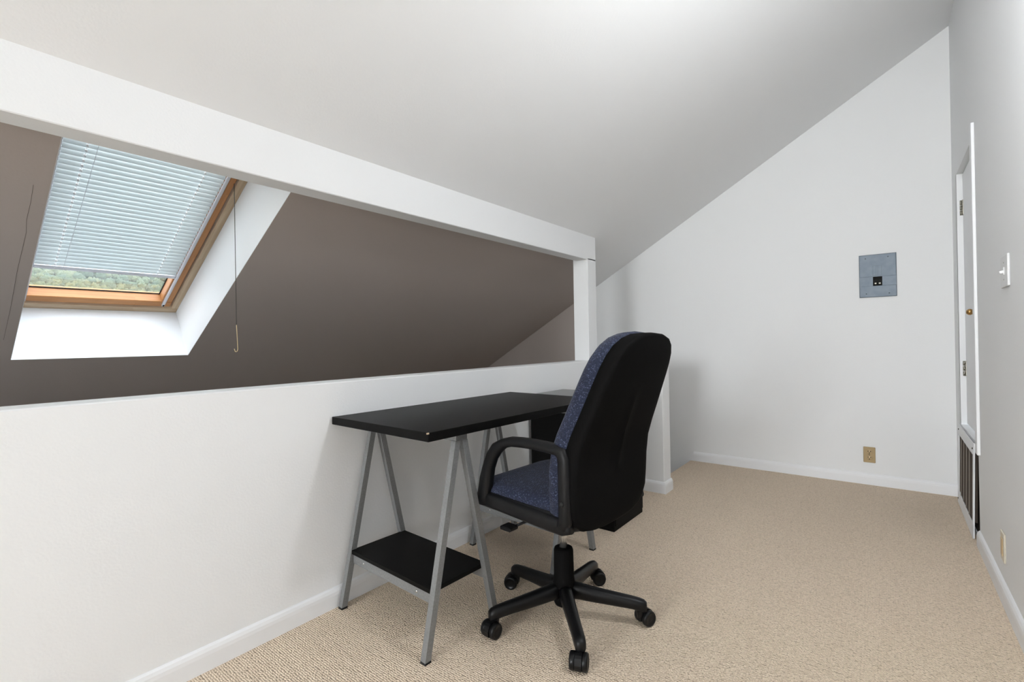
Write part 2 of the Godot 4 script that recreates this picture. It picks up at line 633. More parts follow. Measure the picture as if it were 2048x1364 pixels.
func base_run(called: String, path: Array, prof: Array, label: String) -> void:
	# the wall is on the left of the path seen from above, the room on its right
	var rings := []
	for i in path.size():
		var n := Vector3.ZERO
		if i > 0:
			var d0: Vector3 = (path[i] - path[i - 1]).normalized()
			n += Vector3(-d0.z, 0, d0.x)
		if i < path.size() - 1:
			var d1: Vector3 = (path[i + 1] - path[i]).normalized()
			n += Vector3(-d1.z, 0, d1.x)
		if i > 0 and i < path.size() - 1:
			n = n / n.length_squared() * 2.0
		var ring := []
		for p in prof:
			ring.append(path[i] + n * p.x + Vector3(0, p.y, 0))
		rings.append(ring)
	var b := Build.new()
	b.loft(rings, false)
	struct(b, called, M.trim, label, "baseboard")

# ==================================================================== skylight
func build_skylight() -> void:
	var L := 1.462
	var W := 0.717
	var D := -0.317
	var b := Build.new()
	b.convex(prism([Vector3(-0.05, 0.0015, -0.0005), Vector3(W + 0.05, 0.0015, -0.0005), Vector3(W + 0.05, -0.046, D - 0.1), Vector3(-0.05, -0.046, D - 0.1)], Vector3(0, -0.06, -0.004), slope))
	b.convex(prism([Vector3(-0.05, L - 0.0015, -0.0005), Vector3(W + 0.05, L - 0.0015, -0.0005), Vector3(W + 0.05, L + 0.02, D - 0.1), Vector3(-0.05, L + 0.02, D - 0.1)], Vector3(0, 0.03, 0), slope))
	b.box(Vector3(-0.05, -0.08, D - 0.1), Vector3(0.0015, L + 0.05, -0.0005), 0.0, slope)
	b.box(Vector3(W - 0.0015, -0.08, D - 0.1), Vector3(W + 0.05, L + 0.05, -0.0005), 0.0, slope)
	struct(b, "trim_2", M.wall, "white plastered reveals of the skylight well", "reveal")

	var o := base("window_1", slope)
	tag(o, "pine framed skylight in the sloped taupe ceiling", "skylight", "", "structure")
	# fixed outer frame, pale and weathered
	var f0 := -0.046
	var f1 := L + 0.02
	var names := ["frame_sill", "frame_head", "frame_side", "frame_side"]
	var frames := [[Vector3(0.0, f0, D - 0.1), Vector3(W, 0.004, D)], [Vector3(0, f1 - 0.04, D - 0.1), Vector3(W, f1, D)], [Vector3(0, 0.0045, D - 0.1), Vector3(0.036, f1 - 0.0405, D)], [Vector3(W - 0.036, 0.0045, D - 0.1), Vector3(W, f1 - 0.0405, D)]]
	for i in 4:
		b = Build.new()
		b.box(frames[i][0], frames[i][1], 0.003)
		put(b, names[i], M.pale_rail if i < 2 else M.pale_wood, o)
	# opening sash
	var y0 := 0.016
	var y1 := f1 - 0.05
	var x0 := 0.043
	var x1 := W - 0.043
	var zs := D - 0.006
	var rails := [["sash_rail", Vector3(x0, y0, zs - 0.07), Vector3(x1, 0.064, zs)], ["sash_rail", Vector3(x0, y1 - 0.05, zs - 0.07), Vector3(x1, y1, zs)], ["sash_stile", Vector3(x0, 0.0645, zs - 0.07), Vector3(x0 + 0.02, y1 - 0.0505, zs)], ["sash_stile", Vector3(x1 - 0.055, 0.0645, zs - 0.07), Vector3(x1, y1 - 0.0505, zs)]]
	for r in rails:
		b = Build.new()
		b.box(r[1], r[2], 0.004)
		put(b, r[0], M.pine_rail if r[0] == "sash_rail" else M.pine, o)
	b = Build.new()
	b.box(Vector3(x0 + 0.015, 0.06, zs - 0.064), Vector3(x1 - 0.035, y1 - 0.045, zs - 0.058))
	put(b, "pane", M.glass, o)
	# dark glazing gasket round the pane
	b = Build.new()
	var gx0 := x0 + 0.0205
	var gx1 := x1 - 0.0555
	b.box(Vector3(gx0, 0.0645, zs - 0.0575), Vector3(gx1, 0.068, zs - 0.052))
	b.box(Vector3(gx1 - 0.0035, 0.068, zs - 0.0575), Vector3(gx1, y1 - 0.051, zs - 0.052))
	b.box(Vector3(gx0, 0.068, zs - 0.0575), Vector3(gx0 + 0.0035, y1 - 0.051, zs - 0.052))
	put(b, "gasket", M.gap, o)

func build_blind() -> void:
	var L := 1.462
	var W := 0.717
	var D := -0.317
	var o := base("venetian_blind", slope)
	tag(o, "white slatted blind pulled most of the way down over the skylight", "blind")
	var y_bot := 0.318
	var y_top := L - 0.05
	var x0 := 0.067
	var x1 := 0.622
	var zc := D - 0.004
	# one slat, slightly bowed
	var b := Build.new()
	var rings := []
	for x in [0.0, x1 - x0]:
		var ring := []
		var n := 6
		for i in n + 1:
			var t := -1.0 + 2.0 * i / n
			ring.append(Vector3(x, t * 0.0125, 0.0024 * (1 - t * t)))
		for i in n + 1:
			var t := 1.0 - 2.0 * i / n
			ring.append(Vector3(x, t * 0.0125, 0.0024 * (1 - t * t) - 0.0004))
		rings.append(ring)
	b.loft(rings, true)
	b.st.generate_normals()
	var slat := b.st.commit()
	var pitch := 0.0272
	var y := y_bot + 0.03
	var cords := [0.135, 0.535]
	while y < y_top:
		share(slat, "slat", M.slat, o, Transform3D(Basis(Vector3.RIGHT, deg_to_rad(SLAT_TILT)), Vector3(x0, y, zc)))
		y += pitch
	b = Build.new()
	b.box(Vector3(x0 - 0.004, y_bot - 0.012, zc - 0.012), Vector3(x1 + 0.004, y_bot + 0.012, zc + 0.010), 0.006)
	put(b, "bottom_rail", M.rail, o)
	for cx in cords:
		b = Build.new()
		var rung := y_bot + 0.03
		b.tube(Vector3(cx, y_bot, zc + 0.012), Vector3(cx, y_top, zc + 0.012), 0.0008, -1, 6)
		b.tube(Vector3(cx, y_bot, zc - 0.012), Vector3(cx, y_top, zc - 0.012), 0.0008, -1, 6)
		while rung < y_top:
			b.lathe([Vector2(0.0, -0.005), Vector2(0.004, -0.004), Vector2(0.0045, 0.0), Vector2(0.004, 0.004), Vector2(0.0, 0.005)], Transform3D(Basis(), Vector3(cx, rung + 0.006, zc + 0.011)), 8)
			rung += pitch
		put(b, "ladder_cord", M.ladder, o)
	b = Build.new()
	b.tube(Vector3(0.165, y_bot + 0.01, zc + 0.016), Vector3(0.165, y_top, zc + 0.016), 0.0009, -1, 6)
	put(b, "lift_cord", M.rail, o)
	for s in [[0.004, x0 - 0.001], [x1 + 0.004, x1 + 0.018]]:
		b = Build.new()
		b.box(Vector3(s[0], 0.03, zc - 0.008), Vector3(s[1], y_top + 0.03, zc + 0.010), 0.003)
		var r := put(b, "side_rail", M.rail, o)
		b = Build.new()
		b.box(Vector3(s[0] + 0.003, 0.036, zc + 0.0085), Vector3(s[1] - 0.003, 0.05, zc + 0.012), 0.001)
		put(b, "end_stop", M.gap, r)
	b = Build.new()
	b.box(Vector3(x0 - 0.02, y_top + 0.005, zc - 0.015), Vector3(x1 + 0.02, y_top + 0.04, zc + 0.02), 0.003)
	put(b, "head_rail", M.rail, o)
	# control cord hanging straight down from the frame, with a turned-up end
	var c := base("pull_cord", Transform3D(Basis(), Vector3(-2.42, 1.02, -0.972)))
	tag(c, "thin dark cord hanging from the skylight frame with a hooked end", "cord")
	b = Build.new()
	b.tube(Vector3(0, 0.12, 0), Vector3(0, 0.82, 0), 0.0016, -1, 8)
	put(b, "cord", M.cord, c)
	b = Build.new()
	var pts := [Vector3(0, 0.125, 0)]
	pts.append_array([Vector3(0.002, 0.06, -0.002), Vector3(0.003, 0.01, -0.003), Vector3(0.002, 0.0, -0.001), Vector3(-0.001, -0.003, 0.003), Vector3(-0.004, 0.0, 0.006), Vector3(-0.006, 0.012, 0.009)])
	b.sweep(pts, rounded(0.0036, 0.0036, 0.0017, 2), Vector3.FORWARD)
	put(b, "hook", M.almond_light, c)

const SLAT_TILT := -25.0

# ==================================================================== windows behind the camera
func build_gable_windows() -> void:
	gable_window("window_2", -1.65, -0.25, 0.6, 2.1, ZB, "white loft window in the gable wall")
	gable_window("window_3", -2.75, -1.95, 0.05, 1.15, ZL, "white window in the end wall of the room below")

func gable_window(called: String, x0: float, x1: float, y0: float, y1: float, zw: float, label: String) -> void:
	var o := base(called, Transform3D(Basis(), Vector3((x0 + x1) / 2, y0, zw + 0.08)))
	tag(o, label, "window", "", "structure")
	var w := (x1 - x0) / 2
	var h := y1 - y0
	var b := Build.new()
	var t := 0.05
	b.box(Vector3(-w, 0, -0.03), Vector3(w, t, 0.03), 0.003)
	b.box(Vector3(-w, h - t, -0.03), Vector3(w, h, 0.03), 0.003)
	b.box(Vector3(-w, t, -0.03), Vector3(-w + t, h - t, 0.03), 0.003)
	b.box(Vector3(w - t, t, -0.03), Vector3(w, h - t, 0.03), 0.003)
	b.box(Vector3(-0.02, t, -0.025), Vector3(0.02, h - t, 0.025), 0.003)
	put(b, "window_frame", M.trim, o)
	for s in [[-w + t, -0.02], [0.02, w - t]]:
		b = Build.new()
		b.box(Vector3(s[0], t, -0.003), Vector3(s[1], h - t, 0.003))
		put(b, "pane", M.glass, o)

# ==================================================================== access door and air return in the right wall
func build_access_door() -> void:
	var o := base("door_1", Transform3D(Basis(), Vector3(XR + 0.027, 0.5, -3.64)))
	tag(o, "white flush access door high in the right wall", "door", "", "structure")
	var b := Build.new()
	b.box(Vector3(0, 0.003, -0.287), Vector3(0.035, 1.498, 0.385), 0.002)
	put(b, "leaf", M.trim, o)
	b = Build.new()
	b.lathe([Vector2(0.0, 0.045), Vector2(0.009, 0.044), Vector2(0.0155, 0.036), Vector2(0.0165, 0.029), Vector2(0.012, 0.02), Vector2(0.006, 0.014), Vector2(0.006, 0.005), Vector2(0.012, 0.003), Vector2(0.013, 0.0), Vector2(0.0, 0.0)], Transform3D(Basis(Vector3.BACK, PI / 2), Vector3(0.0, 0.655, 0.22)))
	put(b, "knob", M.brass, o)
	b = Build.new()
	b.lathe([Vector2(0.0, 0.004), Vector2(0.007, 0.003), Vector2(0.008, 0.0), Vector2(0.0, 0.0)], Transform3D(Basis(Vector3.BACK, PI / 2), Vector3(0.0, 1.33, 0.21)))
	put(b, "latch_hole", M.slot, o)
	for hy in [1.30, 0.335]:
		var hinge := Build.new()
		hinge.box(Vector3(-0.004, hy - 0.045, -0.305), Vector3(0.002, hy + 0.045, -0.268), 0.001)
		var hp := put(hinge, "hinge", M.nickel, o)
		hinge = Build.new()
		for k in 3:
			var ya: float = hy - 0.045 + 0.031 * k
			hinge.tube(Vector3(-0.008, ya, -0.288), Vector3(-0.008, ya + 0.027, -0.288), 0.006, -1, 10)
		put(hinge, "hinge_pin", M.nickel, hp)
		hinge = Build.new()
		for k in [-0.026, 0.004, 0.03]:
			hinge.tube(Vector3(-0.004, hy + k, -0.276), Vector3(-0.0055, hy + k, -0.276), 0.004, -1, 8)
		put(hinge, "screw", M.slot, hp)
	# casing board on the near side only, running past the opening at the top
	b = Build.new()
	b.box(Vector3(XR - 0.012, 0.455, -3.245), Vector3(XR, 2.06, -3.185), 0.0015)
	struct(b, "trim_3", M.trim, "narrow white casing board beside the access door", "trim")
	b = Build.new()
	b.box(Vector3(XR, 0.497, -3.952), Vector3(XR + 0.03, 2.005, -3.93), 0.001)
	struct(b, "trim_4", M.trim, "white hinge jamb of the access door", "trim")

	# air return: dark duct behind, white sheet frame coming loose at its near lower corner
	b = Build.new()
	b.box(Vector3(XR + 0.149, 0.03, -3.93), Vector3(XR + 0.155, 0.44, -3.255))
	b.box(Vector3(XR + 0.004, 0.03, -3.9345), Vector3(XR + 0.149, 0.44, -3.931))
	b.box(Vector3(XR + 0.004, 0.03, -3.254), Vector3(XR + 0.149, 0.44, -3.2505))
	b.box(Vector3(XR + 0.004, 0.0302, -3.93), Vector3(XR + 0.149, 0.034, -3.255))
	b.box(Vector3(XR + 0.004, 0.436, -3.93), Vector3(XR + 0.149, 0.4398, -3.255))
	struct(b, "duct_opening", M.duct, "dark air duct opening low in the right wall", "duct")

	var g := base("air_return_grille", Transform3D(Basis(Vector3.UP, deg_to_rad(-0.45)) * Basis(Vector3.BACK, deg_to_rad(-1.0)), Vector3(XR - 0.0095, 0.004, -4.02)))
	tag(g, "loose white return air grille with dark upright louvres under the access door", "grille")
	b = Build.new()
	var gz := 0.69
	var gh := 0.484
	b.box(Vector3(-0.004, 0, 0), Vector3(0.0, 0.075, gz), 0.001)
	b.box(Vector3(-0.004, gh - 0.062, 0), Vector3(0.0, gh, gz), 0.001)
	b.box(Vector3(-0.004, 0.075, 0), Vector3(0.0, gh - 0.062, 0.035), 0.001)
	b.box(Vector3(-0.004, 0.075, gz - 0.016), Vector3(0.0, gh - 0.062, gz), 0.001)
	b.box(Vector3(-0.004, 0, gz - 0.003), Vector3(0.004, gh, gz), 0.001)
	put(b, "grille_frame", M.trim, g)
	b = Build.new()
	b.box(Vector3(-0.0015, 0, -0.009), Vector3(0.0015, gh - 0.139, 0.009))
	b.st.generate_normals()
	var lv := b.st.commit()
	var k := 0
	var zz := 0.05
	while zz < gz - 0.018:
		share(lv, "louvre", M.louvre, g, Transform3D(Basis(Vector3.UP, deg_to_rad(52)), Vector3(0.009, 0.076, zz)))
		zz += 0.0205
		k += 1
	for bz in [0.145, 0.27, 0.395, 0.52]:
		b = Build.new()
		b.box(Vector3(-0.003, 0.075, bz - 0.007), Vector3(0.0, gh - 0.062, bz + 0.007))
		put(b, "grille_bar", M.grille_bar, g)
	for s in [[0.03, gh - 0.03], [gz - 0.02, gh - 0.03], [0.03, 0.03]]:
		b = Build.new()
		b.lathe([Vector2(0, 0.003), Vector2(0.004, 0.0025), Vector2(0.005, 0), Vector2(0, 0)], Transform3D(Basis(Vector3.BACK, PI / 2), Vector3(-0.004, s[1], s[0])), 10)
		put(b, "screw", M.slot, g)

func build_wall_lamp() -> void:
	# opal globe on a short arm, high on the right wall beside the camera
	var at := Vector3(XR, 2.08, -1.42)
	var o := base("wall_lamp", Transform3D(Basis(), at))
	tag(o, "opal globe lamp on a short arm high on the right wall", "lamp")
	var b := Build.new()
	b.lathe([Vector2(0, 0), Vector2(0.055, 0), Vector2(0.055, 0.012), Vector2(0.045, 0.02), Vector2(0, 0.02)], Transform3D(Basis(Vector3.BACK, PI / 2), Vector3.ZERO))
	b.tube(Vector3(-0.015, 0, 0), Vector3(-0.075, 0.0, 0), 0.008)
	put(b, "bracket", M.trim, o)
	b = Build.new()
	var prof := []
	for i in 17:
		var a := PI * i / 16.0
		prof.append(Vector2(0.085 * sin(a), -0.085 * cos(a)))
	b.lathe(prof, Transform3D(Basis(), Vector3(-0.15, 0.0, 0)))
	var gm := flat(Color(0.95, 0.95, 0.95), 0.4)
	gm.emission_enabled = true
	gm.emission = Color(0.98, 0.99, 1.0)
	gm.emission_energy_multiplier = 2.0
	put(b, "globe", gm, o)
	var l := OmniLight3D.new()
	l.name = "lamp_light"
	l.light_energy = 0.82
	l.light_size = 0.08
	l.light_color = Color(0.976, 0.99, 1.0)
	l.omni_range = 20.0
	l.omni_attenuation = 2.0
	l.shadow_enabled = true
	l.position = Vector3(-0.15, 0, 0)
	o.add_child(l)

# ==================================================================== outside
func build_outside() -> void:
	var b := Build.new()
	b.box(Vector3(-700, -3.6, -700), Vector3(700, -3.2, 700))
	struct(b, "ground", M.grass, "grassy ground outside the house", "ground")
	# hillside: a broad slope rising away to the west
	var st := SurfaceTool.new()
	st.begin(Mesh.PRIMITIVE_TRIANGLES)
	st.set_smooth_group(0)
	var n := FastNoiseLite.new()
	n.seed = 9
	n.frequency = 0.006
	var hill := func(x: float, z: float) -> float:
		var t := clampf((-x - 180.0) / 320.0, 0, 1)
		return -3.3 + 68.0 * t * t * (3 - 2 * t) * (1.0 + 0.16 * n.get_noise_2d(x, z))
	for i in 20:
		for j in 40:
			var x0 := -180.0 - 20.0 * i
			var z0 := -450.0 + 20.0 * j
			var q := []
			for dd in [[0, 0], [-20, 0], [-20, 20], [0, 20]]:
				q.append(Vector3(x0 + dd[0], hill.call(x0 + dd[0], z0 + dd[1]), z0 + dd[1]))
			for t in [[0, 1, 2], [0, 2, 3]]:
				for e in t:
					st.add_vertex(q[e])
	st.generate_normals()
	var hm := MeshInstance3D.new()
	hm.name = "hillside"
	hm.mesh = st.commit()
	hm.material_override = M.grass
	add_child(hm)
	tag(hm, "green hillside seen through the skylight", "hill", "", "structure")
	# woods: crowns far too many to count
	var cn := FastNoiseLite.new()
	cn.seed = 3
	cn.frequency = 1.4
	var sph := SphereMesh.new()
	sph.radius = 1.0
	sph.height = 2.0
	sph.radial_segments = 20
	sph.rings = 12
	var arr := sph.get_mesh_arrays()
	var vs: PackedVector3Array = arr[Mesh.ARRAY_VERTEX]
	for i in vs.size():
		vs[i] *= 1.0 + 0.45 * cn.get_noise_3dv(vs[i] * 1.5) + 0.4 * cn.get_noise_3dv(vs[i] * 5.0)
	arr[Mesh.ARRAY_VERTEX] = vs
	var am := ArrayMesh.new()
	am.add_surface_from_arrays(Mesh.PRIMITIVE_TRIANGLES, arr)
	var s2 := SurfaceTool.new()
	s2.create_from(am, 0)
	s2.generate_normals()
	var mm := MultiMesh.new()
	mm.transform_format = MultiMesh.TRANSFORM_3D
	mm.use_colors = true
	mm.mesh = s2.commit()
	var rng := RandomNumberGenerator.new()
	rng.seed = 5
	var list := []
	for i in 16000:
		var x := -rng.randf_range(190, 520)
		var z := rng.randf_range(-330, 160)
		var r := rng.randf_range(1.2, 2.6)
		list.append([x, hill.call(x, z) + r * 0.7, z, r])
	mm.instance_count = list.size()
	for i in list.size():
		var e = list[i]
		mm.set_instance_transform(i, Transform3D(Basis(Vector3.UP, rng.randf() * TAU).scaled(Vector3(e[3], e[3] * rng.randf_range(0.9, 1.3), e[3])), Vector3(e[0], e[1], e[2])))
		# oak, maple, ash and pine foliage
		mm.set_instance_color(i, [Color(0.19, 0.27, 0.17), Color(0.27, 0.33, 0.18), Color(0.36, 0.38, 0.20), Color(0.15, 0.23, 0.15)][rng.randi() % 4])
	var wi := MultiMeshInstance3D.new()
	wi.name = "woodland"
	wi.multimesh = mm
	wi.material_override = M.leaf
	add_child(wi)
	tag(wi, "distant green woods on the hillside seen through the skylight", "trees", "", "stuff")

# ==================================================================== desk
func build_desk() -> void:
	var turn := deg_to_rad(2.1)
	# origin of the desk: its back corner nearest the camera; local x to the front, -z along the wall
	var tr := Transform3D(Basis(Vector3.UP, -turn), Vector3(-1.737, 0, -1.046))
	var top := base("desk_top", tr)
	top.position.y = 0.726
	tag(top, "black rectangular table top lying on two grey trestles", "table top")
	var b := Build.new()
	b.box(Vector3(0, 0, -1.094), Vector3(0.589, 0.030, 0), 0.0012)
	put(b, "board", M.black_wood, top)
	for c in [[0.589, 0.0], [0.589, -1.094]]:
		b = Build.new()
		b.box(Vector3(c[0] - 0.004, 0.0255, c[1] - 0.004), Vector3(c[0] + 0.0003, 0.0302, c[1] + 0.004))
		put(b, "worn_corner", M.pale_wood, top)

	var t1 := trestle("trestle", Transform3D(Basis(Vector3.UP, deg_to_rad(-2.6)), Vector3(-1.443, 0, -1.215)))
	tag(t1, "grey steel trestle with black shelf under the open end of the desk", "trestle", "desk trestles")
	var t2: Node3D = t1.duplicate()
	t2.name = "trestle_001"
	add_child(t2)
	t2.position = Vector3(-1.428, 0, -1.953)
	tag(t2, "grey steel trestle with black shelf beside the black cabinet", "trestle", "desk trestles")

func trestle(called: String, tr: Transform3D) -> Node3D:
	# x across the desk (two A frames), z along it; feet at y = 0
	var o := base(called, tr)
	var hx := 0.256
	var hz := 0.165
	var ht := 0.726
	var s := 0.024
	for sx in [-1.0, 1.0]:
		for sz in [-1.0, 1.0]:
			var b := Build.new()
			var foot := Vector3(sx * hx, 0.006, sz * hz)
			var tip := Vector3(sx * hx, ht - 0.026, sz * 0.016)
			var rings := []
			for e in [foot, tip]:
				rings.append([e + Vector3(-s / 2, 0, -s / 2), e + Vector3(s / 2, 0, -s / 2), e + Vector3(s / 2, 0, s / 2), e + Vector3(-s / 2, 0, s / 2)])
			b.loft(rings, false)
			var leg := put(b, "leg", M.steel, o)
			b = Build.new()
			b.box(foot + Vector3(-s / 2 - 0.0005, -0.006, -s / 2 - 0.0005), foot + Vector3(s / 2 + 0.0005, 0.001, s / 2 + 0.0005))
			put(b, "foot_cap", M.rubber, leg)
	var b3 := Build.new()
	b3.box(Vector3(-hx - 0.012, ht - 0.026, -0.028), Vector3(hx + 0.012, ht, 0.028), 0.002)
	put(b3, "top_rail", M.steel, o)
	var yb := 0.185
	var zb := hz - (hz - 0.016) * (yb / (ht - 0.026))
	for sz in [-1.0, 1.0]:
		b3 = Build.new()
		b3.box(Vector3(-hx, yb - 0.020, sz * (zb - 0.006) - 0.003), Vector3(hx, yb + 0.018, sz * (zb - 0.006) + 0.003), 0.001)
		var bar := put(b3, "shelf_bar", M.steel, o)
		for px in [-0.17, 0.16]:
			b3 = Build.new()
			b3.lathe([Vector2(0, 0.003), Vector2(0.004, 0.0022), Vector2(0.005, 0), Vector2(0, 0)], Transform3D(Basis(Vector3.RIGHT, sz * PI / 2), Vector3(px, yb, sz * (zb - 0.003))), 12)
			put(b3, "screw", M.screw, bar)
	b3 = Build.new()
	b3.box(Vector3(-hx + 0.006, yb + 0.018, -zb - 0.004), Vector3(hx - 0.012, yb + 0.034, zb + 0.004), 0.001)
	put(b3, "shelf", M.black_wood, o)
	return o

func build_cabinet() -> void:
	var o := base("side_cabinet", Transform3D(Basis(), Vector3(-1.441, 0, -2.553)))
	tag(o, "black square cabinet with a grey top against the half wall behind the desk", "cabinet")
	var b := Build.new()
	b.box(Vector3(-0.276, 0, -0.19), Vector3(0.270, 0.695, 0.19), 0.002)
	put(b, "body", M.black_edge, o)
	b = Build.new()
	b.box(Vector3(-0.283, 0.695, -0.194), Vector3(0.276, 0.717, 0.194), 0.002)
	put(b, "top_panel", M.cabinet_top, o)
	b = Build.new()
	b.box(Vector3(0.270, 0.03, -0.182), Vector3(0.276, 0.685, 0.182), 0.0015)
	put(b, "door", M.black_edge, o)

# ==================================================================== office chair
func V(f: float, l: float, h: float) -> Vector3:
	return Vector3(-l, h, -f)

func back_rear(h: float) -> float:
	var k := [[0.40, -0.225], [0.5, -0.231], [0.62, -0.236], [0.70, -0.249], [0.77, -0.277], [0.85, -0.309], [0.92, -0.337], [1.0, -0.368], [1.08, -0.394]]
	for i in k.size() - 1:
		if h <= k[i + 1][0]:
			var t: float = clampf((h - k[i][0]) / (k[i + 1][0] - k[i][0]), 0, 1)
			return cubic_interpolate_in_time(k[i][1], k[i + 1][1], k[maxi(i - 1, 0)][1], k[mini(i + 2, k.size() - 1)][1], t, k[i + 1][0] - k[i][0], k[maxi(i - 1, 0)][0] - k[i][0] - (0.1 if i == 0 else 0.0), k[mini(i + 2, k.size() - 1)][0] - k[i][0] + (0.1 if i + 2 >= k.size() else 0.0))
	return k[-1][1]

func back_outline() -> Array:
	# half outline (half width, height) from the bottom middle round to the top middle
	var half := [Vector2(0.0, 0.408), Vector2(0.07, 0.409), Vector2(0.13, 0.414), Vector2(0.18, 0.426), Vector2(0.215, 0.45), Vector2(0.237, 0.487), Vector2(0.243, 0.54), Vector2(0.245, 0.61), Vector2(0.243, 0.68), Vector2(0.237, 0.74), Vector2(0.227, 0.80), Vector2(0.217, 0.86), Vector2(0.207, 0.92), Vector2(0.198, 0.96), Vector2(0.184, 0.995), Vector2(0.160, 1.025), Vector2(0.122, 1.047), Vector2(0.07, 1.060), Vector2(0.0, 1.064)]
	var out := []
	for p in half:
		out.append(p)
	for i in range(half.size() - 2, 0, -1):
		out.append(Vector2(-half[i].x, half[i].y))
	return out

func back_ring(outline: Array, scale: float, off: float, dish := 0.0) -> Array:
	var ring := []
	for p in outline:
		var w: float = p.x * scale
		var h: float = 0.74 + (p.y - 0.74) * (1.0 - (1.0 - scale) * 0.62)
		ring.append(V(back_rear(h) + off + dish * w * w, w, h))
	return ring

func build_chair() -> void:
	var o := base("office_chair", Transform3D(Basis(Vector3.UP, deg_to_rad(86)), Vector3(-0.972, 0, -1.533)))
	tag(o, "high-backed office chair with navy tweed cushions and black plastic frame at the desk", "chair")
	var ol := back_outline()
	# hard back shell
	var b := Build.new()
	b.loft([back_ring(ol, 0.05, 0.0, 0.08), back_ring(ol, 0.25, 0.0, 0.08), back_ring(ol, 0.45, 0.0, 0.08), back_ring(ol, 0.65, 0.0, 0.08), back_ring(ol, 0.82, 0.0, 0.08), back_ring(ol, 0.94, 0.001, 0.08), back_ring(ol, 0.975, 0.004, 0.08), back_ring(ol, 0.995, 0.013, 0.08), back_ring(ol, 1.0, 0.022, 0.05), back_ring(ol, 1.0, 0.056, 0.0), back_ring(ol, 0.96, 0.06, 0.0), back_ring(ol, 0.05, 0.06, 0.0)])
	put(b, "back_shell", M.shell, o)
	# padded back cushion
	b = Build.new()
	b.loft([back_ring(ol, 0.05, 0.05), back_ring(ol, 0.965, 0.05), back_ring(ol, 1.01, 0.060), back_ring(ol, 1.028, 0.080), back_ring(ol, 1.01, 0.104), back_ring(ol, 0.93, 0.120), back_ring(ol, 0.72, 0.127), back_ring(ol, 0.4, 0.13), back_ring(ol, 0.05, 0.13)])
	put(b, "back_cushion", M.fabric, o)
	# seat pan: shallow plastic tray
	var sec := rounded(0.48, 0.45, 0.07, 5)
	var pan := []
	for e in [[0.80, 0.425], [0.92, 0.437], [0.985, 0.452], [1.0, 0.47], [1.0, 0.497], [0.96, 0.499]]:
		var ring := []
		for q in sec:
			ring.append(V(0.008 + q.y * e[0], q.x * e[0], e[1] - 0.006 + 0.038 * (q.y * e[0])))
		pan.append(ring)
	b = Build.new()
	b.loft(pan)
	put(b, "seat_pan", M.plastic, o)
	# seat cushion
	var cs := rounded(0.468, 0.46, 0.085, 6)
	var cush := []
	for e in [[0.9, 0.488], [0.98, 0.490], [1.005, 0.502], [0.995, 0.517], [0.95, 0.530], [0.85, 0.538], [0.6, 0.543], [0.3, 0.544], [0.04, 0.544]]:
		var ring := []
		for q in cs:
			var f: float = 0.028 + q.y * e[0]
			var drop: float = -0.022 * pow(clampf((f - 0.10) / 0.16, 0, 1), 2.0)
			ring.append(V(f, q.x * e[0], e[1] - 0.008 + 0.03 * f + drop * (1.0 if e[1] > 0.5 else 0.5)))
		cush.append(ring)
	b = Build.new()
	b.loft(cush)
	put(b, "seat_cushion", M.fabric, o)
	# closed loop arms
	var asec := rounded(0.042, 0.034, 0.014, 3)
	for s in [1.0, -1.0]:
		var path := []
		var prof := [Vector2(0.186, 0.452), Vector2(0.186, 0.485), Vector2(0.174, 0.54), Vector2(0.160, 0.59), Vector2(0.142, 0.632), Vector2(0.116, 0.664), Vector2(0.082, 0.685), Vector2(0.045, 0.695), Vector2(0.0, 0.698), Vector2(-0.06, 0.699), Vector2(-0.11, 0.697), Vector2(-0.152, 0.693), Vector2(-0.170, 0.686), Vector2(-0.178, 0.668), Vector2(-0.179, 0.61), Vector2(-0.179, 0.54), Vector2(-0.178, 0.475), Vector2(-0.168, 0.45)]
		var scl := []
		for i in prof.size():
			path.append(V(prof[i].x - 0.008, s * 0.238, prof[i].y))
			scl.append(Vector2(1.0, 1.55 if i < 3 else (1.25 if i < 6 else (1.0 if i < 12 else 1.25))))
		b = Build.new()
		b.sweep(path, asec, Vector3.RIGHT, true, scl)
		var rail := [V(0.203, s * 0.236, 0.471), V(0.1, s * 0.236, 0.467), V(-0.1, s * 0.236, 0.454), V(-0.175, s * 0.236, 0.450), V(-0.198, s * 0.234, 0.460)]
		b.sweep(rail, rounded(0.036, 0.054, 0.014, 3), Vector3.RIGHT)
		put(b, "armrest", M.plastic, o)
		b = Build.new()
		b.lathe([Vector2(0, 0.004), Vector2(0.008, 0.003), Vector2(0.009, 0), Vector2(0, 0)], Transform3D(Basis(Vector3.BACK, s * PI / 2), V(-0.186, s * 0.259, 0.53)), 12)
		put(b, "bolt", M.rubber, o)
	# tilt mechanism, knob, lever
	b = Build.new()
	b.box(V(0.09, 0.08, 0.385), V(-0.14, -0.08, 0.44), 0.012)
	put(b, "mechanism", M.plastic, o)
	b = Build.new()
	b.lathe([Vector2(0, -0.03), Vector2(0.022, -0.03), Vector2(0.028, -0.024), Vector2(0.03, 0.0), Vector2(0.026, 0.012), Vector2(0, 0.014)], Transform3D(Basis(), V(-0.075, 0.17, 0.435)), 20)
	put(b, "tension_knob", M.plastic, o)
	b = Build.new()
	var lv := [V(-0.02, 0.07, 0.418), V(-0.02, 0.16, 0.421), V(-0.008, 0.225, 0.424), V(0.004, 0.255, 0.418)]
	b.sweep(lv, rounded(0.009, 0.009, 0.004, 2), Vector3.UP)
	var lever := put(b, "height_lever", M.plastic, o)
	b = Build.new()
	b.box(V(0.05, 0.296, 0.404), V(0.002, 0.250, 0.418), 0.004)
	put(b, "paddle", M.plastic, lever)
	# column
	b = Build.new()
	b.lathe([Vector2(0, 0.24), Vector2(0.0145, 0.24), Vector2(0.0145, 0.40), Vector2(0, 0.40)])
